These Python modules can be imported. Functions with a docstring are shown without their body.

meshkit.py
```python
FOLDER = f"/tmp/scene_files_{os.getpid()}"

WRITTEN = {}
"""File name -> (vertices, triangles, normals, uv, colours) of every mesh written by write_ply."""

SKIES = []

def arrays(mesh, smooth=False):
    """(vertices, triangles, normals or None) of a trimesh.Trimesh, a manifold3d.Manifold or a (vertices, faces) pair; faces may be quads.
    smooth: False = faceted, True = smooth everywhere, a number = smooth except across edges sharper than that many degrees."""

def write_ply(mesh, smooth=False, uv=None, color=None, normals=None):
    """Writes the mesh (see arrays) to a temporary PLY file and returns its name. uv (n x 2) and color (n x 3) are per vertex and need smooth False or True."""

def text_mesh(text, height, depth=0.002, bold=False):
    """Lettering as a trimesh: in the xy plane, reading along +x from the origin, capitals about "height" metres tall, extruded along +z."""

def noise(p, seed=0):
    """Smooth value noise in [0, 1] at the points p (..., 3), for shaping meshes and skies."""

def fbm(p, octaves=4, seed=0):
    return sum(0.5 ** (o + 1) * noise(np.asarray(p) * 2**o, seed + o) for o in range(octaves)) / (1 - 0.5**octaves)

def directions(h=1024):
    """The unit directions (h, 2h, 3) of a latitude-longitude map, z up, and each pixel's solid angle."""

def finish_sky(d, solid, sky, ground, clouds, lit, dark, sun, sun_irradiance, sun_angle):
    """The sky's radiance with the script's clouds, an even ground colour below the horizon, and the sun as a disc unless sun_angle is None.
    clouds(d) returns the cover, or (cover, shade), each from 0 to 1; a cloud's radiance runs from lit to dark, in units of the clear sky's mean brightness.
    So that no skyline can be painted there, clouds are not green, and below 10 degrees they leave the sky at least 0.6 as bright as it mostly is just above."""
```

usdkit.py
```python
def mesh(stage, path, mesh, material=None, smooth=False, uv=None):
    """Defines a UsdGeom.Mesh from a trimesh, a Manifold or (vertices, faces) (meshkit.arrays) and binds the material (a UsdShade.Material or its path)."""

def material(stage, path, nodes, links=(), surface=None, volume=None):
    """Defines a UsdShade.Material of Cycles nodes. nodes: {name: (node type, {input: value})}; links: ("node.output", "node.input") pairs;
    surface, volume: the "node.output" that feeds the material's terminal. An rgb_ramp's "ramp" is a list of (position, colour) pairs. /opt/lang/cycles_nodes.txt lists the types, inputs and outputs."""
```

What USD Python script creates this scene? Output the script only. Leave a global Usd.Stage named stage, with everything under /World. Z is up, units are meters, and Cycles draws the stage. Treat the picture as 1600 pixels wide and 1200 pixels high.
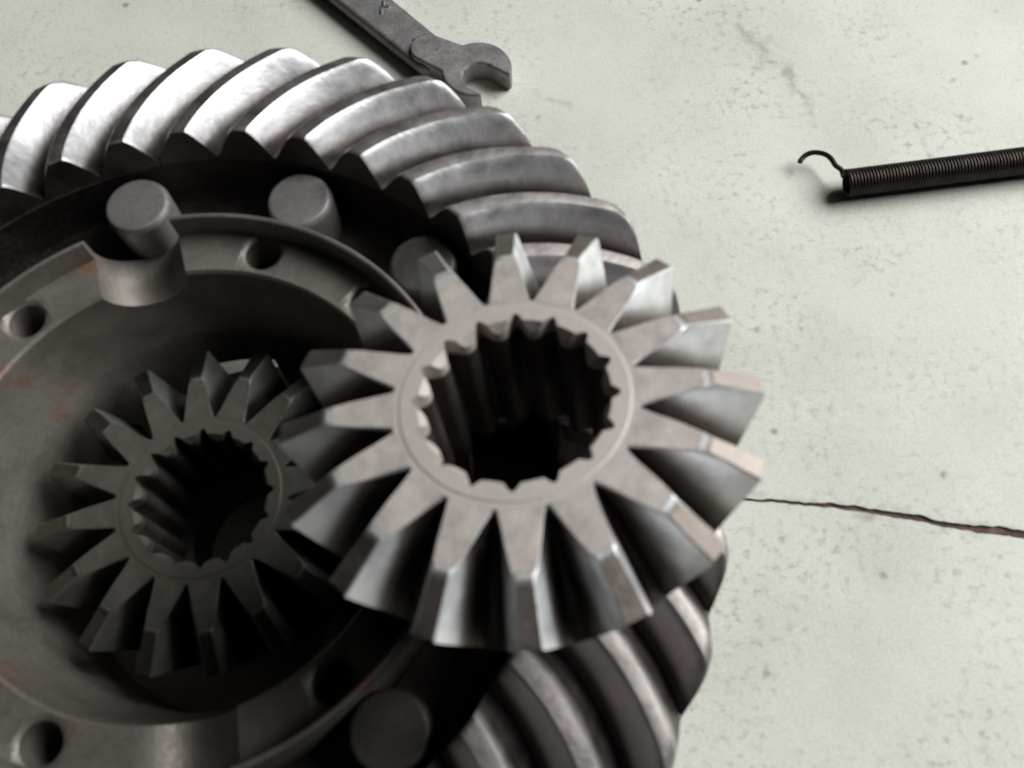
import math
import numpy as np, trimesh, manifold3d as m3, shapely
from shapely.geometry import Polygon, LineString, Point, box as sbox
from shapely import affinity
from pxr import Usd, UsdGeom, UsdLux, UsdShade, Gf, Sdf, Vt
import usdkit, meshkit

stage = Usd.Stage.CreateInMemory()
UsdGeom.SetStageUpAxis(stage, UsdGeom.Tokens.z)
UsdGeom.SetStageMetersPerUnit(stage, 1.0)
W = UsdGeom.Xform.Define(stage, '/World')
UsdGeom.Scope.Define(stage, '/World/Looks')

# ------------------------------------------------------------------ camera
PITCH, ROLL, EYE, FPX = 0.4172, -0.0965, (0.0721, -0.0645, 0.2455), 1385.0
cp, sp, cr, sr = math.cos(PITCH), math.sin(PITCH), math.cos(ROLL), math.sin(ROLL)
RM = np.array([[1, 0, 0], [0, cp, -sp], [0, sp, cp]]) @ np.array([[cr, -sr, 0], [sr, cr, 0], [0, 0, 1]])
cam = UsdGeom.Camera.Define(stage, '/World/camera')
M = Gf.Matrix4d(1.0)
for i in range(3):
    M.SetRow(i, Gf.Vec4d(*map(float, RM[:, i]), 0))
M.SetRow(3, Gf.Vec4d(*EYE, 1))
cam.AddTransformOp().Set(M)
cam.CreateHorizontalApertureAttr(36.0)
cam.CreateVerticalApertureAttr(27.0)
cam.CreateFocalLengthAttr(36.0 * FPX / 1600.0)
cam.CreateClippingRangeAttr(Gf.Vec2f(0.01, 50))
cam.CreateFStopAttr(25.0)
cam.CreateFocusDistanceAttr(0.60)
cam.CreateExposureAttr(0.0)

# ------------------------------------------------------------------ light: workshop window at the right, added dim fill for ceiling bounce
def rect_light(name, pos, target, w, h, intensity, color):
    L = UsdLux.RectLight.Define(stage, '/World/' + name)
    z = np.array(pos, float) - np.array(target, float); z /= np.linalg.norm(z)
    x = np.cross([0, 0, 1], z)
    if np.linalg.norm(x) < 1e-4: x = np.array([1.0, 0, 0])
    x /= np.linalg.norm(x); y = np.cross(z, x)
    m = Gf.Matrix4d(1.0)
    for i, a in enumerate((x, y, z)):
        m.SetRow(i, Gf.Vec4d(*map(float, a), 0))
    m.SetRow(3, Gf.Vec4d(*map(float, pos), 1))
    L.AddTransformOp().Set(m)
    L.CreateWidthAttr(w); L.CreateHeightAttr(h)
    L.CreateIntensityAttr(intensity); L.CreateColorAttr(Gf.Vec3f(*color))
    return L

def sph(az, el, d):
    a, e = math.radians(az), math.radians(el)
    return (d * math.cos(e) * math.cos(a), d * math.cos(e) * math.sin(a), d * math.sin(e))

rect_light('window_light', sph(20, 38, 2.6), (0.05, 0.02, 0.05), 2.0, 1.5, 11.6, (0.975, 1.0, 0.985))
rect_light('ceiling_bounce_fill', (1.0, 0.9, 2.5), (0.05, 0.02, 0.05), 2.4, 2.4, 0.12, (0.95, 1.0, 0.86))  # added fill lamp standing in for light bounced off the ceiling

# ------------------------------------------------------------------ materials
def mat(name, nodes, links, surface='p.BSDF'):
    return usdkit.material(stage, '/World/Looks/' + name, nodes, links, surface=surface)

def metal(name, dark, light, rough=(0.3, 0.5), scale=90, metallic=1.0, bump=0.00012, bscale=900, spots=None, stretch=(1, 1, 1)):
    nodes = {
        'tc': ('texture_coordinate', {}),
        'mp': ('mapping', {'scale': stretch}),
        'n': ('noise_texture', {'scale': scale, 'detail': 6, 'roughness': 0.62}),
        'r': ('rgb_ramp', {'ramp': [(0.32, dark), (0.68, light)]}),
        'n2': ('noise_texture', {'scale': bscale, 'detail': 4, 'roughness': 0.6}),
        'rr': ('map_range', {'from_min': 0.3, 'from_max': 0.7, 'to_min': rough[0], 'to_max': rough[1]}),
        'b': ('bump', {'strength': 0.6, 'distance': bump}),
        'p': ('principled_bsdf', {'metallic': metallic}),
    }
    links = [('tc.object', 'mp.vector'), ('mp.vector', 'n.vector'), ('mp.vector', 'n2.vector'), ('n.fac', 'r.fac'), ('n2.fac', 'rr.value'), ('rr.result', 'p.roughness'),
             ('n2.fac', 'b.height'), ('b.normal', 'p.normal')]
    if spots:
        nodes['n3'] = ('noise_texture', {'scale': spots[0], 'detail': 5, 'roughness': 0.65})
        nodes['r3'] = ('rgb_ramp', {'ramp': [(spots[1], (0, 0, 0)), (spots[1] + 0.09, (1, 1, 1))]})
        nodes['mx'] = ('mix_color', {'b': spots[2]})
        links += [('tc.object', 'n3.vector'), ('n3.fac', 'r3.fac'), ('r3.color', 'mx.fac'), ('r.color', 'mx.a'), ('mx.result', 'p.base_color')]
    else:
        links += [('r.color', 'p.base_color')]
    return mat(name, nodes, links)

def tooth_metal(name, land, flank, rland, rflank, oil_shade=(0.055, 0.045, 0.042), face=(0.53, 0.47, 0.445), rface=0.6):
    """Machined tooth: "polish" (per vertex) tells the worn flank from the oily land; below zero it paints in gap shade."""
    nodes = {
        'tc': ('texture_coordinate', {}),
        'at': ('attribute', {'attribute': 'polish_shade'}),
        'n': ('noise_texture', {'scale': 160, 'detail': 6, 'roughness': 0.65}),
        'nr': ('map_range', {'from_min': 0.3, 'from_max': 0.7, 'to_min': 0.72, 'to_max': 1.12}),
        'ng': ('math', {'math_type': 'multiply', 'value2': -1.0}),
        'cl': ('clamp', {}),
        'cn': ('clamp', {}),
        'mo': ('mix_color', {'b': oil_shade}),
        'f1': ('math', {'math_type': 'subtract', 'value2': 1.0}),
        'f2': ('clamp', {}),
        'mf': ('mix_color', {'b': face}),
        'rf': ('mix_float', {'b': rface}),
        'me': ('map_range', {'to_min': 1.0, 'to_max': 0.65}),
        'mc': ('map_range', {'to_min': 0.0, 'to_max': 0.32}),
        'ms': ('math', {'math_type': 'subtract'}),
        'mx': ('mix_color', {'a': land, 'b': flank}),
        'ml': ('mix_color', {'blend_type': 'multiply', 'fac': 1.0}),
        'cc': ('combine_color', {}),
        'n2': ('noise_texture', {'scale': 700, 'detail': 5, 'roughness': 0.65}),
        'n3': ('noise_texture', {'scale': 130, 'detail': 4, 'roughness': 0.6}),
        'ra': ('map_range', {'to_min': rland, 'to_max': rflank}),
        'rb': ('map_range', {'from_min': 0.3, 'from_max': 0.7, 'to_min': -0.07, 'to_max': 0.09}),
        'rs': ('math', {'math_type': 'add'}),
        'b': ('bump', {'strength': 0.5, 'distance': 0.00012}),
        'b2': ('bump', {'strength': 0.5, 'distance': 0.0005}),
        'p': ('principled_bsdf', {'metallic': 1.0}),
    }
    links = [('tc.object', 'n.vector'), ('tc.object', 'n2.vector'), ('tc.object', 'n3.vector'), ('n.fac', 'nr.value'), ('at.fac', 'cl.value'), ('cl.result', 'mx.fac'), ('at.fac', 'ng.value1'), ('ng.value', 'cn.value'), ('cn.result', 'mo.fac'), ('mx.result', 'mo.a'),
             ('nr.result', 'cc.r'), ('nr.result', 'cc.g'), ('nr.result', 'cc.b'), ('at.fac', 'f1.value1'), ('f1.value', 'f2.value'), ('f2.result', 'mf.fac'), ('f2.result', 'me.value'), ('me.result', 'ms.value1'), ('cl.result', 'mc.value'), ('mc.result', 'ms.value2'), ('ms.value', 'p.metallic'), ('mo.result', 'mf.a'), ('f2.result', 'rf.fac'), ('ra.result', 'rf.a'), ('rf.result', 'rs.value1'), ('mf.result', 'ml.a'), ('cc.color', 'ml.b'), ('ml.result', 'p.base_color'),
             ('cl.result', 'ra.value'), ('n.fac', 'rb.value')  , ('rb.result', 'rs.value2'), ('rs.value', 'p.roughness'),
             ('n3.fac', 'b2.height'), ('b2.normal', 'b.normal'), ('n2.fac', 'b.height'), ('b.normal', 'p.normal')]
    return mat(name, nodes, links)

M_ring_tooth = tooth_metal('ring_tooth_steel', (0.34, 0.305, 0.295), (0.50, 0.485, 0.50), 0.50, 0.42)
M_gear_tooth = tooth_metal('bevel_tooth_steel', (0.25, 0.215, 0.195), (0.86, 0.86, 0.88), 0.55, 0.42)
M_gear_face = metal('bevel_face_steel', (0.50, 0.445, 0.42), (0.56, 0.50, 0.47), (0.55, 0.7), 70, metallic=0.35, spots=(420, 0.70, (0.2, 0.16, 0.14)))
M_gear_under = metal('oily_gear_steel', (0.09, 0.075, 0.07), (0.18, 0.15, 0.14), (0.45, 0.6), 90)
M_bore = metal('shaded_bore_steel', (0.06, 0.05, 0.046), (0.11, 0.093, 0.086), (0.45, 0.6), 120, metallic=0.6)  # bore darkened on its own: the recess shade is put into its colour
M_shaded_tooth = tooth_metal('shaded_oily_tooth_steel', (0.11, 0.10, 0.085), (0.30, 0.29, 0.27), 0.5, 0.4, face=(0.115, 0.108, 0.09), rface=0.55)  # darker copy for the seated gear: shade of the case painted in
M_shaded_face = metal('shaded_oily_face_steel', (0.095, 0.088, 0.074), (0.135, 0.126, 0.105), (0.5, 0.62), 70, metallic=0.4)  # hub face of the seated gear, same shade put into the colour
M_ring_body = metal('ring_body_steel', (0.055, 0.046, 0.042), (0.12, 0.10, 0.092), (0.45, 0.65), 80)
M_case = metal('cast_case_iron', (0.15, 0.135, 0.12), (0.27, 0.24, 0.215), (0.42, 0.62), 60, spots=(55, 0.62, (0.26, 0.15, 0.11)), metallic=0.55)
M_bolt = metal('bolt_steel', (0.27, 0.25, 0.25), (0.36, 0.33, 0.33), (0.42, 0.55), 110, metallic=0.7, bump=0.00006, spots=(160, 0.64, (0.24, 0.16, 0.14)))
M_bolt_shaded = metal('shaded_bolt_steel', (0.07, 0.065, 0.057), (0.12, 0.11, 0.098), (0.45, 0.6), 110, metallic=0.7, bump=0.00006)  # darker copy of the bolt steel, shade painted into the colour
M_spanner = metal('dark_spanner_steel', (0.24, 0.225, 0.23), (0.42, 0.385, 0.385), (0.42, 0.6), 120, metallic=0.7, spots=(300, 0.63, (0.20, 0.11, 0.08)))
M_chip = metal('bare_steel', (0.55, 0.56, 0.6), (0.72, 0.73, 0.76), (0.3, 0.5), 500)
M_spring = metal('black_oily_spring_steel', (0.030, 0.025, 0.022), (0.065, 0.05, 0.045), (0.38, 0.55), 200)

def floor_material():
    nodes = {
        'g': ('geometry', {}),
        'n': ('noise_texture', {'scale': 14, 'detail': 7, 'roughness': 0.62}),
        'r': ('rgb_ramp', {'ramp': [(0.30, (0.55, 0.545, 0.485)), (0.5, (0.65, 0.645, 0.58)), (0.72, (0.72, 0.71, 0.645))]}),
        # fine soiled specks, gathered in patches
        'v': ('noise_texture', {'scale': 360, 'detail': 4, 'roughness': 0.6}),
        'vr': ('rgb_ramp', {'ramp': [(0.52, (0, 0, 0)), (0.74, (1, 1, 1))]}),
        'pm': ('noise_texture', {'scale': 22, 'detail': 4, 'roughness': 0.6}),
        'pr': ('rgb_ramp', {'ramp': [(0.40, (0.05, 0.05, 0.05)), (0.66, (1, 1, 1))]}),
        'sm': ('math', {'math_type': 'multiply'}),
        'm1': ('mix_color', {'b': (0.34, 0.315, 0.28)}),
        # sparse darker grains
        'w': ('voronoi_texture', {'scale': 95, 'randomness': 1.0}),
        'wr': ('rgb_ramp', {'ramp': [(0.07, (0.75, 0.75, 0.75)), (0.16, (0, 0, 0))]}),
        'wn': ('noise_texture', {'scale': 60, 'detail': 2}),
        'wnr': ('rgb_ramp', {'ramp': [(0.55, (0, 0, 0)), (0.62, (1, 1, 1))]}),
        'wm': ('math', {'math_type': 'multiply'}),
        'm2': ('mix_color', {'b': (0.22, 0.20, 0.19)}),
        'gn': ('noise_texture', {'scale': 1300, 'detail': 3, 'roughness': 0.7}),
        'gr': ('map_range', {'from_min': 0.3, 'from_max': 0.7, 'to_min': 0.86, 'to_max': 1.10}),
        'gc': ('combine_color', {}),
        'gm': ('mix_color', {'blend_type': 'multiply', 'fac': 1.0}),
        'b1': ('noise_texture', {'scale': 380, 'detail': 6, 'roughness': 0.6}),
        'b': ('bump', {'strength': 0.35, 'distance': 0.00025}),
        'p': ('principled_bsdf', {'roughness': 0.62}),
    }
    pos = [('g.position', k + '.vector') for k in ('n', 'v', 'pm', 'w', 'wn', 'b1', 'gn')]
    links = pos + [('n.fac', 'r.fac'), ('v.fac', 'vr.fac'), ('pm.fac', 'pr.fac'), ('vr.color', 'sm.value1'), ('pr.color', 'sm.value2'), ('sm.value', 'm1.fac'),
                   ('r.color', 'm1.a'), ('w.distance', 'wr.fac'), ('wn.fac', 'wnr.fac'), ('wr.color', 'wm.value1'), ('wnr.color', 'wm.value2'), ('wm.value', 'm2.fac'), ('m1.result', 'm2.a'),
                   ('b1.fac', 'b.height'), ('b.normal', 'p.normal')]
    # faint soiled scuff lines: distance to a line, broken up by noise
    prev = 'm2.result'
    for i, (a, b, wd, st) in enumerate((((0.165, 0.182), (0.188, 0.128), 0.0035, 0.62), ((0.084, 0.1595), (0.106, 0.146), 0.0016, 0.35), ((0.175, 0.163), (0.1835, 0.148), 0.0032, 0.55), ((0.128, 0.0042), (0.172, -0.0062), 0.0019, 0.42), ((0.162, -0.0030), (0.225, -0.0205), 0.0026, 0.5))):
        a, b = np.array(a), np.array(b); L = np.linalg.norm(b - a); d = (b - a) / L
        k = f's{i}'
        nodes[k + 'm'] = ('mapping', {'mapping_type': 'texture', 'location': (a[0], a[1], 0), 'rotation': (0, 0, math.atan2(d[1], d[0]))})
        nodes[k + 'w'] = ('noise_texture', {'scale': 110, 'detail': 4})
        nodes[k + 'x'] = ('separate_xyz', {})
        nodes[k + 'o'] = ('map_range', {'from_min': 0.3, 'from_max': 0.7, 'to_min': -wd * 1.2, 'to_max': wd * 1.2})
        nodes[k + 'y'] = ('math', {'math_type': 'add'})
        nodes[k + 'a'] = ('math', {'math_type': 'absolute'})
        nodes[k + 'r'] = ('map_range', {'from_min': 0.0, 'from_max': wd, 'to_min': st, 'to_max': 0.0, 'clamp': True})
        nodes[k + 'l0'] = ('map_range', {'from_min': 0.0, 'from_max': 0.006, 'to_min': 0.0, 'to_max': 1.0, 'clamp': True})
        nodes[k + 'l1'] = ('map_range', {'from_min': L - 0.006, 'from_max': L, 'to_min': 1.0, 'to_max': 0.0, 'clamp': True})
        nodes[k + 'p'] = ('noise_texture', {'scale': 170, 'detail': 3})
        nodes[k + 'pr'] = ('map_range', {'from_min': 0.38, 'from_max': 0.6, 'to_min': 0.1, 'to_max': 1.0, 'clamp': True})
        for q in 'ABC':
            nodes[k + 'q' + q] = ('math', {'math_type': 'multiply'})
        nodes[k + 'c'] = ('mix_color', {'b': (0.27, 0.24, 0.215)})
        links += [('g.position', k + 'm.vector'), ('g.position', k + 'w.vector'), ('g.position', k + 'p.vector'), (k + 'm.vector', k + 'x.vector'), (k + 'w.fac', k + 'o.value'), (k + 'x.y', k + 'y.value1'), (k + 'o.result', k + 'y.value2'),
                  (k + 'y.value', k + 'a.value1'), (k + 'a.value', k + 'r.value'), (k + 'x.x', k + 'l0.value'), (k + 'x.x', k + 'l1.value'), (k + 'l0.result', k + 'qA.value1'), (k + 'l1.result', k + 'qA.value2'),
                  (k + 'qA.value', k + 'qB.value1'), (k + 'r.result', k + 'qB.value2'), (k + 'p.fac', k + 'pr.value'), (k + 'qB.value', k + 'qC.value1'), (k + 'pr.result', k + 'qC.value2'), (k + 'qC.value', k + 'c.fac'), (prev, k + 'c.a')]
        prev = k + 'c.result'
    links += [('gn.fac', 'gr.value'), ('gr.result', 'gc.r'), ('gr.result', 'gc.g'), ('gr.result', 'gc.b'), (prev, 'gm.a'), ('gc.color', 'gm.b'), ('gm.result', 'p.base_color')]
    return mat('pale_floor', nodes, links)
M_floor = floor_material()
M_dirt = mat('crack_dirt', {'g': ('geometry', {}), 'n': ('noise_texture', {'scale': 220, 'detail': 5, 'roughness': 0.7}),
                            'r': ('rgb_ramp', {'ramp': [(0.35, (0.035, 0.025, 0.025)), (0.6, (0.14, 0.085, 0.075)), (0.75, (0.30, 0.22, 0.13))]}), 'p': ('principled_bsdf', {'roughness': 0.9})},
             [('g.position', 'n.vector'), ('n.fac', 'r.fac'), ('r.color', 'p.base_color')])

# ------------------------------------------------------------------ prim helpers
USED = {}
def path(name, parent=None):
    base = (parent.GetPath().pathString if parent else '/World') + '/' + name
    n = USED.get(base, -1) + 1; USED[base] = n
    return base if n == 0 else f'{base}_{n:03d}'
def obj(name, mesh, m, parent=None, smooth=32, polish_shade=None):
    o = usdkit.mesh(stage, path(name, parent), mesh, m, smooth=smooth)
    if polish_shade is not None:
        UsdGeom.PrimvarsAPI(o).CreatePrimvar('polish_shade', Sdf.ValueTypeNames.FloatArray, 'vertex').Set(Vt.FloatArray.FromNumpy(np.asarray(polish_shade, np.float32)))
    return o.GetPrim()
def tag(o, label=None, cat=None, group=None, kind=None):
    for k, v in (('label', label), ('category', cat), ('group', group), ('kind', kind)):
        if v: o.SetCustomDataByKey(k, v)
    return o
def thing(name, label, cat, group=None):
    return tag(UsdGeom.Xform.Define(stage, path(name)).GetPrim(), label, cat, group)

class Strips:
    """Collects grids of points; every strip keeps its own vertices (so its own shading) and its own polish value."""
    def __init__(s): s.v, s.f, s.p, s.n = [], [], [], 0
    def grid(s, P, polish_shade, flip=False):
        P = np.asarray(P, float); a, b = P.shape[:2]
        i = (np.arange(a - 1)[:, None] * b + np.arange(b - 1)[None]).ravel() + s.n
        q = np.stack([i, i + b, i + b + 1, i + 1], 1)
        if flip: q = q[:, ::-1]
        s.f.append(np.vstack([q[:, [0, 1, 2]], q[:, [0, 2, 3]]])); s.v.append(P.reshape(-1, 3))
        s.p.append(np.broadcast_to(np.asarray(polish_shade, float), (a, b)).ravel()); s.n += a * b
    def mesh(s): return (np.vstack(s.v), np.vstack(s.f)), np.concatenate(s.p)

def revolve(profile, n=180):
    p = m3.CrossSection([np.asarray(profile, float).tolist()], m3.FillRule.NonZero if hasattr(m3, 'FillRule') else None)
    return m3.Manifold.revolve(p, n)
def cyl(r, h, z0, x=0, y=0, n=48, r2=-1):
    return m3.Manifold.cylinder(h, r, r2, n).translate([x, y, z0])
def moved(mesh, T):
    v, f = mesh; return (v @ T[:3, :3].T + T[:3, 3], f)

# ------------------------------------------------------------------ floor with a dirt-filled crack
LIFT = 0.015
crk = [(0.100, 0.0025), (0.118, 0.0028), (0.1356, 0.0014), (0.148, -0.0004), (0.158, -0.0025), (0.167, -0.0043), (0.175, -0.0069), (0.184, -0.0094), (0.1916, -0.0118), (0.200, -0.0136), (0.208, -0.0158), (0.235, -0.0230), (0.29, -0.040)]
crk = np.array(crk)
tt = np.linspace(0, 1, 220)
seg = np.r_[0, np.cumsum(np.linalg.norm(np.diff(crk, axis=0), axis=1))]; seg /= seg[-1]
cx, cy = np.interp(tt, seg, crk[:, 0]), np.interp(tt, seg, crk[:, 1])
rg = np.random.default_rng(4)
nz = lambda s, k: meshkit.fbm(np.stack([tt * k, tt * 0 + s, tt * 0], 1), 4, 3) - 0.5
cy = cy + nz(1.3, 40) * 0.0016
wid = np.interp(cx, [0.10, 0.136, 0.16, 0.185, 0.21, 0.29], [0.00035, 0.00050, 0.00085, 0.0012, 0.0017, 0.0022])
up = cy + wid * (0.8 + 1.0 * nz(5.1, 45)); dn = cy - wid * (0.8 + 1.0 * nz(9.7, 45))
crack = Polygon(np.vstack([np.c_[cx, up], np.c_[cx, dn][::-1]])).buffer(0)
floor_poly = sbox(-3, -3, 3, 3).difference(crack)
fl = trimesh.creation.extrude_polygon(floor_poly, 0.006, engine='earcut'); fl.apply_translation([0, 0, -0.006])
tag(obj('floor', fl, M_floor, smooth=False), kind='structure')
cd = trimesh.creation.extrude_polygon(crack.buffer(0.0008), 0.0045, engine='earcut'); cd.apply_translation([0, 0, -0.0052])
tag(obj('crack', cd, M_dirt, smooth=False), kind='structure')

# ------------------------------------------------------------------ differential: crown wheel bolted to its case
diff = thing('differential', 'big steel crown wheel with slanting teeth bolted around an open dark case', 'differential')
NT = 35; PITCHA = 2 * math.pi / NT
T0, T1 = np.array([0.0806, 0.0673 + LIFT]), np.array([0.1152, 0.0600 + LIFT])     # crest line: inner and outer end (r, z)
B0, B1 = np.array([0.0792, 0.0592 + LIFT]), np.array([0.1132, 0.0500 + LIFT])     # root line
us = np.array([0, .012, .03, .07, .14, .22, .3, .38, .46, .54, .62, .7, .78, .85, .905, .95, .98, 1.0])
def crest(u):
    p = T0 + (T1 - T0) * u[:, None]
    drop = np.where(u > 0.90, ((u - 0.90) / 0.10) ** 2 * 0.0024, 0) + np.where(u < 0.03, ((0.03 - u) / 0.03) ** 2 * 0.0004, 0)
    return np.c_[p[:, 0] - np.where(u > .9, ((u - .9) / .1) ** 3 * .0008, 0), p[:, 1] - drop]
def root(u): return B0 + (B1 - B0) * u[:, None]
def spiral(u): return -math.radians(6.3) * u - math.radians(6.3) * u ** 2
TH0 = math.radians(-2.2)
def hprof(t):                                        # height share along a flank, 0 = crest edge, 1 = root
    h = 1.03 - 1.06 * t ** 1.14
    return np.clip((0.5 * (h + np.sqrt(h * h + 0.012)) - 0.0) / 1.033, 0, 1) - 0.02 * t
def ring_point(u, h, ph, k):
    """u (a,), h (b,) or (a,b), ph (a,b) phase in pitches"""
    C, Bt = crest(u), root(u); h = np.broadcast_to(h, ph.shape)
    r = Bt[:, None, 0] + (C - Bt)[:, None, 0] * h; z = Bt[:, None, 1] + (C - Bt)[:, None, 1] * h
    th = TH0 + k * PITCHA + spiral(u)[:, None] + ph * PITCHA
    return np.stack([r * np.cos(th), r * np.sin(th), z], -1)
hl = 0.120 - 0.034 * us                                # half land width in pitches
t = np.linspace(0, 1, 15) ** 1.05
ring_gear = revolve([(0.0775, 0.030 + LIFT), (0.100, 0.026 + LIFT), (0.110, 0.032 + LIFT), (0.1127, 0.0497 + LIFT), (0.0797, 0.0588 + LIFT), (0.0788, 0.0580 + LIFT), (0.0785, 0.0475 + LIFT), (0.0778, 0.0456 + LIFT), (0.0626, 0.0456 + LIFT), (0.0626, 0.0375 + LIFT), (0.0775, 0.0375 + LIFT)], 240)
ring = obj('crown_wheel', ring_gear, M_ring_body, diff)
for k in range(NT):
    S = Strips(); g = np.random.default_rng(100 + k)
    jit = g.normal(0, 0.004)
    land = np.linspace(-1, 1, 5)[None] * (hl * 0.985)[:, None]
    e = np.ones(5); e[0] = e[-1] = 0.994
    S.grid(ring_point(us, e, land, k), 0.0, True)
    for s in (-1, 1):
        ph = s * (hl[:, None] + (0.494 - hl[:, None]) * (t[None] ** 0.92))
        hh = np.broadcast_to(hprof(t) * 0.994, ph.shape)
        # worn contact patch over the middle of the flank; the root carries painted gap shade
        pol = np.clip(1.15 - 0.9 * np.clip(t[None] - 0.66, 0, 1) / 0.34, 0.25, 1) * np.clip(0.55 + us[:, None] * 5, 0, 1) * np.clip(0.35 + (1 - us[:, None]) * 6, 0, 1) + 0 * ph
        if s > 0: pol = np.clip(0.9 - 5.0 * t[None], -0.8, 0.8) + 0 * ph  # other flank: lit crest edge and gap shade put into the colour
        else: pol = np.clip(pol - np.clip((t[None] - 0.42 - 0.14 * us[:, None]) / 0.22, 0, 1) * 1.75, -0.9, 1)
        S.grid(ring_point(us, hh, ph, k), pol, s > 0)
    # inner and outer end faces, darkened by painted shade
    for e_u, fl_ in ((0, False), (-1, True)):
        u1 = us[[e_u]]
        ph = np.r_[-(hl[e_u] + (0.494 - hl[e_u]) * t[::-1] ** 0.92), np.linspace(-1, 1, 5)[1:-1] * hl[e_u], hl[e_u] + (0.494 - hl[e_u]) * t ** 0.92]
        hh = np.r_[hprof(t[::-1]) * 0.994, [1, 1, 1], hprof(t) * 0.994]
        top = ring_point(u1, hh[None], ph[None], k)[0]; bot = ring_point(u1, np.full((1, len(ph)), -0.12), ph[None], k)[0]
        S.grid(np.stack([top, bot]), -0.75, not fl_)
    (v, f), pol = S.mesh()
    wob = (meshkit.fbm(v * 260, 3, 7) - 0.5) * 0.00028
    v = v + np.c_[0 * wob, 0 * wob, wob]
    obj('tooth', (v, f), M_ring_tooth, ring, smooth=True, polish_shade=pol)

# case: flange with raised lip, bowl, pocket, journal
L = LIFT
prof = [(0.0780, 0.0370 + L), (0.0780, 0.033 + L), (0.0560, 0.029 + L), (0.0530, 0.022 + L), (0.0515, -0.005 + L), (0.036, -0.009 + L), (0.033, -0.015), (0.017, -0.015),
        (0.0165, 0.0005 + L), (0.0448, 0.0005 + L), (0.0455, 0.030 + L), (0.0464, 0.0345 + L), (0.0470, 0.0352 + L), (0.0485, 0.043 + L), (0.0492, 0.050 + L), (0.0494, 0.0543 + L), (0.0500, 0.0550 + L),
        (0.0594, 0.0550 + L), (0.0599, 0.0552 + L), (0.0602, 0.0602 + L), (0.0605, 0.0611 + L), (0.0610, 0.0613 + L), (0.0615, 0.0610 + L), (0.0618, 0.0602 + L), (0.0622, 0.0458 + L), (0.0622, 0.0372 + L)]
prof = [(r, max(z, 0.0003)) if z < 0 else (r, z) for r, z in prof]
case = revolve(prof, 220)
GROOVES = (102.8, 12.5, -84.5, -168.0)
for a in GROOVES:                                          # half-round seats of the pinion cross
    c = m3.Manifold.cylinder(0.05, 0.0100, -1, 64).translate([0, 0, 0.030]).rotate([0, 90, 0]).translate([0, 0, 0.0562 + L]).rotate([0, 0, a])
    keep = m3.Manifold.cylinder(0.2, 0.0645, -1, 90)
    up_ = m3.Manifold.cube([0.05, 0.0200, 0.012], False).translate([0.030, -0.0100, 0.0562 + L]).rotate([0, 0, a])
    case -= ((c + up_) ^ keep)
for a in (132.5, 72.5, 42.0, -17.5, -54.0, -114.0, -138.0, 162.0):   # bolt holes of the flange, with a small countersink
    x, y = 0.0556 * math.cos(math.radians(a)), 0.0556 * math.sin(math.radians(a))
    case -= cyl(0.0042, 0.03, 0.034 + L, x, y)
    case -= cyl(0.0042, 0.0011, 0.0542 + L, x, y, r2=0.0053)
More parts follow.
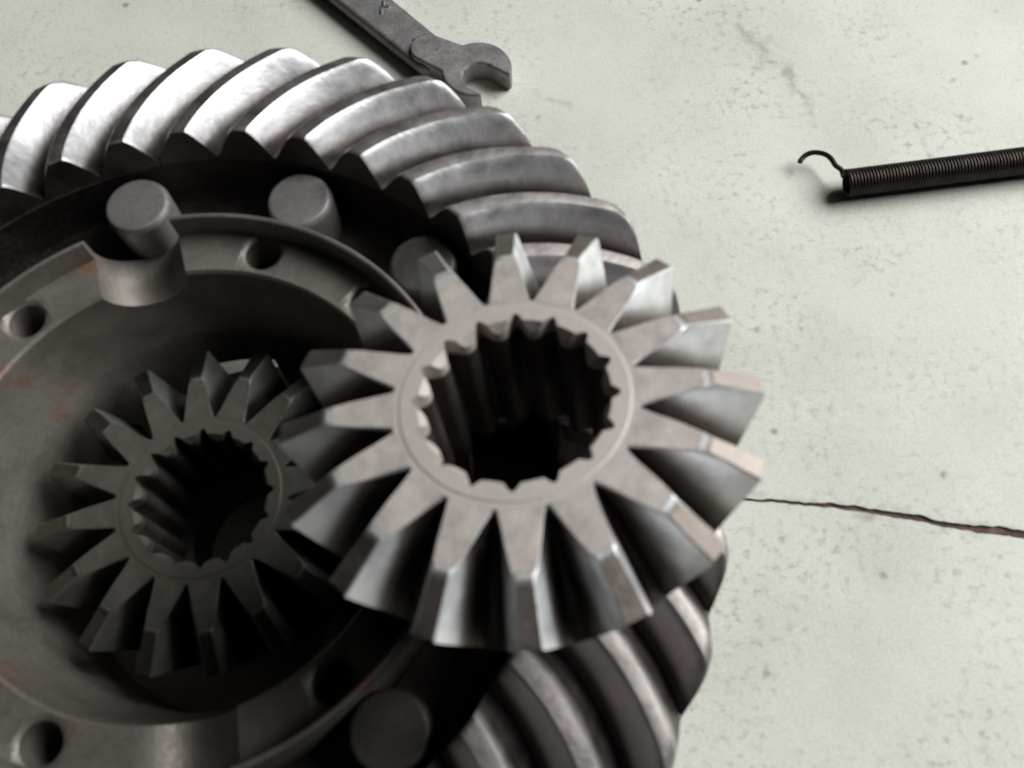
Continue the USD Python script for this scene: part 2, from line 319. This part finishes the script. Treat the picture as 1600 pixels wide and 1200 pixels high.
# opening in the pocket wall
win = m3.Manifold.cube([0.024, 0.022, 0.019], True).translate([0.049, 0, 0.0070 + L]).rotate([0, 0, 93.0])
case -= win
obj('case', case, M_case, diff, smooth=30)
for a in (100.8, 68.2, 39.0, 8.6, -21.4, -51.4, -81.4, -111.4, -141.4, -171.6, 158.4):
    rb = 0.0692 if a == 100.8 else 0.0700
    x, y = rb * math.cos(math.radians(a)), rb * math.sin(math.radians(a))
    zt = 0.0582 + L
    bp = [(0, 0.0452 + L), (0.0076, 0.0452 + L), (0.0078, zt - 0.0018), (0.0077, zt - 0.0011), (0.0072, zt - 0.0003), (0.0065, zt), (0, zt)]
    obj('bolt_head', revolve(bp, 48).translate([x, y, 0]), M_bolt if a > 60 and a < 110 else M_bolt_shaded, diff)

# ------------------------------------------------------------------ bevel side gears (one model, two instances)
NG = 16; PG = 2 * math.pi / NG; HA = 0.0135
TIP, ROOT = np.array([0.0396, -0.0040]), np.array([0.0352, -0.0165])
TOE0, TOE1 = 0.0197, 0.0307
def build_bevel(root_prim, MT, MF, MU, MB):
    nv = 13
    v = np.linspace(0, 1, nv)
    def surf(prof_v, sgn, off, s):
        """tooth flank: s = 0 at the inner face (h = 0), 1 at the outer end; prof_v = 0 at the root, 1 at the crest"""
        line = ROOT + (TIP - ROOT) * prof_v[:, None]
        s = np.broadcast_to(s, prof_v.shape)
        r = (TOE0 + (TOE1 - TOE0) * prof_v) * (1 - s) + line[:, 0] * s; h = line[:, 1] * s
        rt = 10.6 * (1 - s) + 9.4 * s
        ang = off + sgn * np.radians(2.75 + (rt - 1.5 - 2.75) * (1 - prof_v) ** 0.95 + 1.5 * (1 - prof_v) ** 6)
        return np.stack([r * np.cos(ang), r * np.sin(ang), h], -1)
    h_tip = math.radians(2.75)
    ns = 12
    toe_eps = 0.00035
    # body
    teeth_n = 16
    bore = []
    for i in range(teeth_n):
        for a, r in ((-0.5, .0144), (-.38, .0145), (-.28, .0149), (-.15, .0161), (-.045, .0169), (.045, .0169), (.15, .0161), (.28, .0149), (.38, .0145)):
            th = (i + a) * 2 * math.pi / teeth_n + math.radians(-3.6)
            bore.append((r * math.cos(th), r * math.sin(th)))
    bore_m = m3.Manifold.extrude(m3.CrossSection([bore]), 0.05).translate([0, 0, -0.04])
    bp = [(0.012, -0.0007), (0.0197, -0.0007), (ROOT[0], ROOT[1] - 0.0003), (0.0325, -0.0215), (0.0262, -0.0222), (0.0255, -0.0300), (0.0245, -0.0310), (0.012, -0.0310)]
    big = m3.Manifold.extrude(m3.CrossSection([bore]).offset(0.0005, m3.JoinType.Round), 0.0332).translate([0, 0, -0.0335]) + m3.Manifold.cylinder(0.0036, 0.0178, -1, 96).translate([0, 0, -0.0037])
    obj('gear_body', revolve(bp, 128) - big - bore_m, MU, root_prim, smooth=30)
    cone = m3.Manifold.cylinder(0.0022, 0.0142, 0.0156, 96).translate([0, 0, -0.0020])
    ring_face = revolve([(0.012, -0.0036), (0.0176, -0.0036), (0.0177, -0.0006), (0.0200, -0.0006), (0.01985, -0.00004), (0.0187, -0.00003), (0.0185, 0.00012), (0.012, 0.00015)], 128) - bore_m - cone
    obj('hub_face', ring_face, MF, root_prim, smooth=30)
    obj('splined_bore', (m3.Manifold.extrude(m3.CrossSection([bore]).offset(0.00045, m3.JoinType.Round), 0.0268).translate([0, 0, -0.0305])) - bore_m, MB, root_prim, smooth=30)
    for k in range(NG):
        S = Strips(); off = k * PG
        fr = lambda sgn: np.stack([surf(v, sgn, off, q) for q in np.linspace(0.03, 1, ns)], 0)
        Lf, Rt = fr(1), fr(-1)
        # rounded heel: pull the last row's tip in
        def flank_pol(q): return np.clip(0.25 + 6 * q, 0, 1)
        qq = np.linspace(0, 1, ns)[:, None]
        pol = np.clip(-1.0 + 3.8 * v[None], -1, 1) + 0 * qq
        S.grid(Lf, np.clip(1.0 - 5.5 * np.clip(0.74 - v[None] - 0.16 * qq, 0, 1), -1, 1), True); S.grid(Rt, pol, False)  # flanks darken toward the root: shade of the gaps painted in
        # crest land
        al = np.linspace(-1, 1, 5) * h_tip * 0.86
        tp = []
        for q in np.linspace(0.10, 0.975, ns):
            r = TOE1 * (1 - q) + TIP[0] * q + 0.00006; h = TIP[1] * q + 0.00022
            tp.append(np.stack([r * np.cos(off + al), r * np.sin(off + al), h + 0 * al], -1))
        tp = np.array(tp)
        S.grid(tp, 0.0, False)
        # chamfers land -> flank
        for sgn, E in ((1, Lf), (-1, Rt)):
            S.grid(np.stack([tp[:, -1 if sgn > 0 else 0], E[:, -1]], 1), 0.5, sgn < 0)
        # front (toe) face at h = 0, inset, plus its chamfer
        def face(sgn):
            p = surf(v, sgn, 0.0, 0.0); an = np.arctan2(p[:, 1], p[:, 0]) * 0.955 + off; rr_ = np.hypot(p[:, 0], p[:, 1])
            return np.stack([rr_ * np.cos(an), rr_ * np.sin(an), 0 * an], -1)
        A, C = face(1), face(-1)
        tipr = TOE1 - 0.0011
        tipf = np.stack([tipr * np.cos(off + al * 0.98), tipr * np.sin(off + al * 0.98), 0 * al], -1)
        ctl = np.stack([(TOE1 + 0.0002) * np.cos(off + al), (TOE1 + 0.0002) * np.sin(off + al), 0 * al], -1)
        keep_ = v <= 0.92
        A, C = A[keep_], C[keep_]
        rows = np.stack([A + (C - A) * w for w in np.linspace(0, 1, 5)], 1)
        rows = np.concatenate([rows, tipf[::-1][None]])
        S.grid(rows, 2.0, False)
        A, C = np.vstack([A, tipf[-1]]), np.vstack([C, tipf[0]])
        LA, RA = Lf[0][np.r_[np.flatnonzero(keep_), nv - 1]], Rt[0][np.r_[np.flatnonzero(keep_), nv - 1]]
        S.grid(np.stack([A, LA], 1), 0.7, True); S.grid(np.stack([C, RA], 1), 0.7, False)
        wq = np.linspace(0, 1, 7)[:, None, None]
        arc = (1 - wq) ** 2 * tipf + 2 * wq * (1 - wq) * ctl + wq ** 2 * tp[0]
        S.grid(arc, np.clip(1.6 - 2.4 * wq[:, :, 0], 0, 2), False)
        for ed, LE, fl_ in ((-1, Lf[0][-1], False), (0, Rt[0][-1], True)):
            S.grid(np.stack([arc[:, ed], np.repeat(LE[None], 7, 0)], 1), 0.5, fl_)
        # heel face
        HB = np.array([0.0335, -0.0195])
        top = np.vstack([Lf[-1], tp[-1][::-1], Rt[-1][::-1]])
        bot = np.stack([HB[0] * np.cos(np.arctan2(top[:, 1], top[:, 0])), HB[0] * np.sin(np.arctan2(top[:, 1], top[:, 0])), np.full(len(top), HB[1])], -1)
        mid = top * 0.55 + bot * 0.45; 
        S.grid(np.stack([top, mid, bot]), -0.7, False)
        (vv, ff), pol = S.mesh()
        wob = (meshkit.fbm(vv * 300, 3, 11) - 0.5) * 0.00016
        obj('tooth', (vv + np.c_[wob, wob, 0 * wob], ff), MT, root_prim, smooth=True, polish_shade=pol)

def place(prim, c, n, spin):
    n = np.array(n, float); n /= np.linalg.norm(n)
    a = np.cross([0, 1, 0], n); a /= np.linalg.norm(a); b = np.cross(n, a)
    cs, sn = math.cos(spin), math.sin(spin)
    m = Gf.Matrix4d(1.0)
    for i, ax in enumerate((cs * a + sn * b, cs * b - sn * a, n)):
        m.SetRow(i, Gf.Vec4d(*map(float, ax), 0))
    m.SetRow(3, Gf.Vec4d(*map(float, c), 1))
    x = UsdGeom.Xformable(prim); x.ClearXformOpOrder(); x.AddTransformOp().Set(m)
G = 'cone toothed gears of the differential'
g1 = thing('bevel_gear', 'large bright cone toothed gear with grooved bore lying tilted on the crown wheel', 'gear', G)
build_bevel(g1, M_gear_tooth, M_gear_face, M_gear_under, M_bore)
place(g1, (0.0722, -0.0093, 0.0858 + 0.015 + LIFT), (-0.0625, 0.1911, 0.9796), math.radians(-1.2))
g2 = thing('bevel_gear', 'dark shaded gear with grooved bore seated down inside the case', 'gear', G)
build_bevel(g2, M_shaded_tooth, M_shaded_face, M_gear_under, M_bore)
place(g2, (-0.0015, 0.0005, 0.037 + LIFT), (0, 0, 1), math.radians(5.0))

# ------------------------------------------------------------------ open-ended spanner
sp_ = thing('spanner', 'dark open ended spanner lying on the floor behind the crown wheel', 'spanner')
axis0, axis1 = np.array([0.0575, 0.1690]), np.array([-0.0180, 0.2640])
d = (axis1 - axis0) / np.linalg.norm(axis1 - axis0); nrm = np.array([d[1], -d[0]])      # nrm to the right of the picture
def hull2(a, b, wa, wb): return shapely.union_all([Point(*a).buffer(wa, 24), Point(*b).buffer(wb, 24)]).convex_hull
handle = hull2(axis0 + d * 0.004, axis1, 0.0070, 0.0088)
hc = np.array([0.0705, 0.1618])
head = Point(*hc).buffer(0.0122, 48)
ma = math.radians(-38)                                     # the mouth opens this way
md = np.array([math.cos(ma), math.sin(ma)])
mouth = affinity.translate(affinity.rotate(sbox(-0.001, -0.0058, 0.03, 0.0058), -38, origin=(0, 0)), hc[0], hc[1]).union(Point(*(hc + md * 0.0005)).buffer(0.0060, 32))
mouth = affinity.translate(mouth, 0.0002, -0.0034)
neck = hull2(axis0 + d * 0.006, hc, 0.0062, 0.0075)
headp = head.union(neck).difference(mouth)
headp = headp.buffer(-0.0007).buffer(0.0007).buffer(0.0008).buffer(-0.0008)
def slab(poly, z0, z1, ch):
    """extruded outline with chamfered upper and lower rims"""
    parts = []
    cs = lambda p: m3.CrossSection([np.array(shapely.geometry.polygon.orient(p, 1.0).exterior.coords)[:-1].tolist()])
    big, small = poly.simplify(0.00005), poly.buffer(-ch).simplify(0.00005)
    m = m3.Manifold.extrude(cs(big), z1 - z0 - 2 * ch).translate([0, 0, z0 + ch])
    for q in (0.15, 0.3, 0.45, 0.6, 0.72, 0.82, 0.9, 0.96, 1.0):
        p = poly.buffer(-ch * (1 - math.sqrt(1 - q * q)) if q < 1 else -ch * 0.98).simplify(0.00005)
        p = p if p.geom_type == 'Polygon' else max(p.geoms, key=lambda g: g.area)
        m += m3.Manifold.extrude(cs(p), z1 - z0 - 2 * ch + 2 * ch * q).translate([0, 0, z0 + ch - ch * q])
    return m
hm = slab(handle, 0.0012, 0.0066, 0.0016)
obj('handle', hm, M_spanner, sp_, smooth=35)
obj('jaw', slab(headp, 0.0003, 0.0082, 0.0009), M_spanner, sp_, smooth=35)
# worn bare raised marks on the handle
for (q, w, pts) in ((0.0125, 0.0003, [(-0.0022, 0.0008), (0.0022, -0.0006)]), (0.0325, 0.0004, [(-0.002, -0.001), (0.0, 0.0012), (0.002, -0.0006)]), (0.0345, 0.0003, [(0.0006, -0.001), (0.0024, 0.001)]), (0.0510, 0.0004, [(-0.0018, 0.0004), (0.0010, 0.001), (0.002, -0.0004)])):
    line = LineString([tuple(axis0 + d * (q + b) + nrm * (a + 0.0018)) for a, b in pts]).buffer(w)
    mk = trimesh.creation.extrude_polygon(line, 0.0005, engine='earcut'); mk.apply_translation([0, 0, 0.0065])
    tag(obj('raised_mark', mk, M_chip, sp_, smooth=False), 'small worn bright mark on the dark handle')

# ------------------------------------------------------------------ hooked coil spring
spg = thing('coil_spring', 'dark close coiled spring with a hooked end lying on the floor', 'spring')
def tube(P, r, n=8):
    P = np.asarray(P, float); Tn = np.gradient(P, axis=0); Tn /= np.linalg.norm(Tn, axis=1)[:, None]
    ref = np.array([0.13, 0.21, 0.97]); A = np.cross(Tn, ref); A /= np.linalg.norm(A, axis=1)[:, None]; B = np.cross(Tn, A)
    r = np.broadcast_to(r, len(P))
    a = np.linspace(0, 2 * np.pi, n, endpoint=False)
    V = P[:, None] + r[:, None, None] * (np.cos(a)[None, :, None] * A[:, None] + np.sin(a)[None, :, None] * B[:, None])
    F = []
    m = len(P); i = np.arange(m - 1)[:, None] * n; j = np.arange(n)[None]; jn = (j + 1) % n
    F = np.stack([i + j, i + n + j, i + n + jn, i + jn], -1).reshape(-1, 4)
    F = np.vstack([F[:, [0, 1, 2]], F[:, [0, 2, 3]]])
    c0, c1 = m * n, m * n + 1
    V = np.vstack([V.reshape(-1, 3), P[0], P[-1]])
    F = np.vstack([F, np.stack([np.full(n, c0), np.arange(n), (np.arange(n) + 1) % n], 1), np.stack([np.full(n, c1), (m - 1) * n + (np.arange(n) + 1) % n, (m - 1) * n + np.arange(n)], 1)])
    return V, F
S0 = np.array([0.1860, 0.1014, 0.0052]); S1 = np.array([0.2720, 0.1042, 0.0055])
ax = (S1 - S0) / np.linalg.norm(S1 - S0); e1 = np.cross([0, 0, 1], ax); e1 /= np.linalg.norm(e1); e2 = np.cross(ax, e1)
WR, CR, PT = 0.00052, 0.0040, 0.00105
turns = np.linalg.norm(S1 - S0) / PT
th = np.linspace(0, turns * 2 * np.pi, int(turns * 22))
hel = S0 + ax * (th / (2 * np.pi) * PT)[:, None] + CR * (np.cos(th)[:, None] * e1 + np.sin(th)[:, None] * e2)
obj('coil', tube(hel, WR, 7), M_spring, spg, smooth=True)
core = np.stack([S0 + ax * 0.0005, S1])
hook = np.array([hel[3], hel[0], (0.1856, 0.1063, 0.0056), (0.1843, 0.1078, 0.0058), (0.1835, 0.1102, 0.0058), (0.1825, 0.1125, 0.0056), (0.1805, 0.1142, 0.0052), (0.1780, 0.1149, 0.0048), (0.1755, 0.1142, 0.0042), (0.1738, 0.1124, 0.0036)])
from scipy.interpolate import CubicSpline
u = np.r_[0, np.cumsum(np.linalg.norm(np.diff(hook, axis=0), axis=1))]
hook = CubicSpline(u, hook)(np.linspace(0, u[-1], 60))
obj('hook', tube(hook, 0.00085, 10), M_spring, spg, smooth=True)
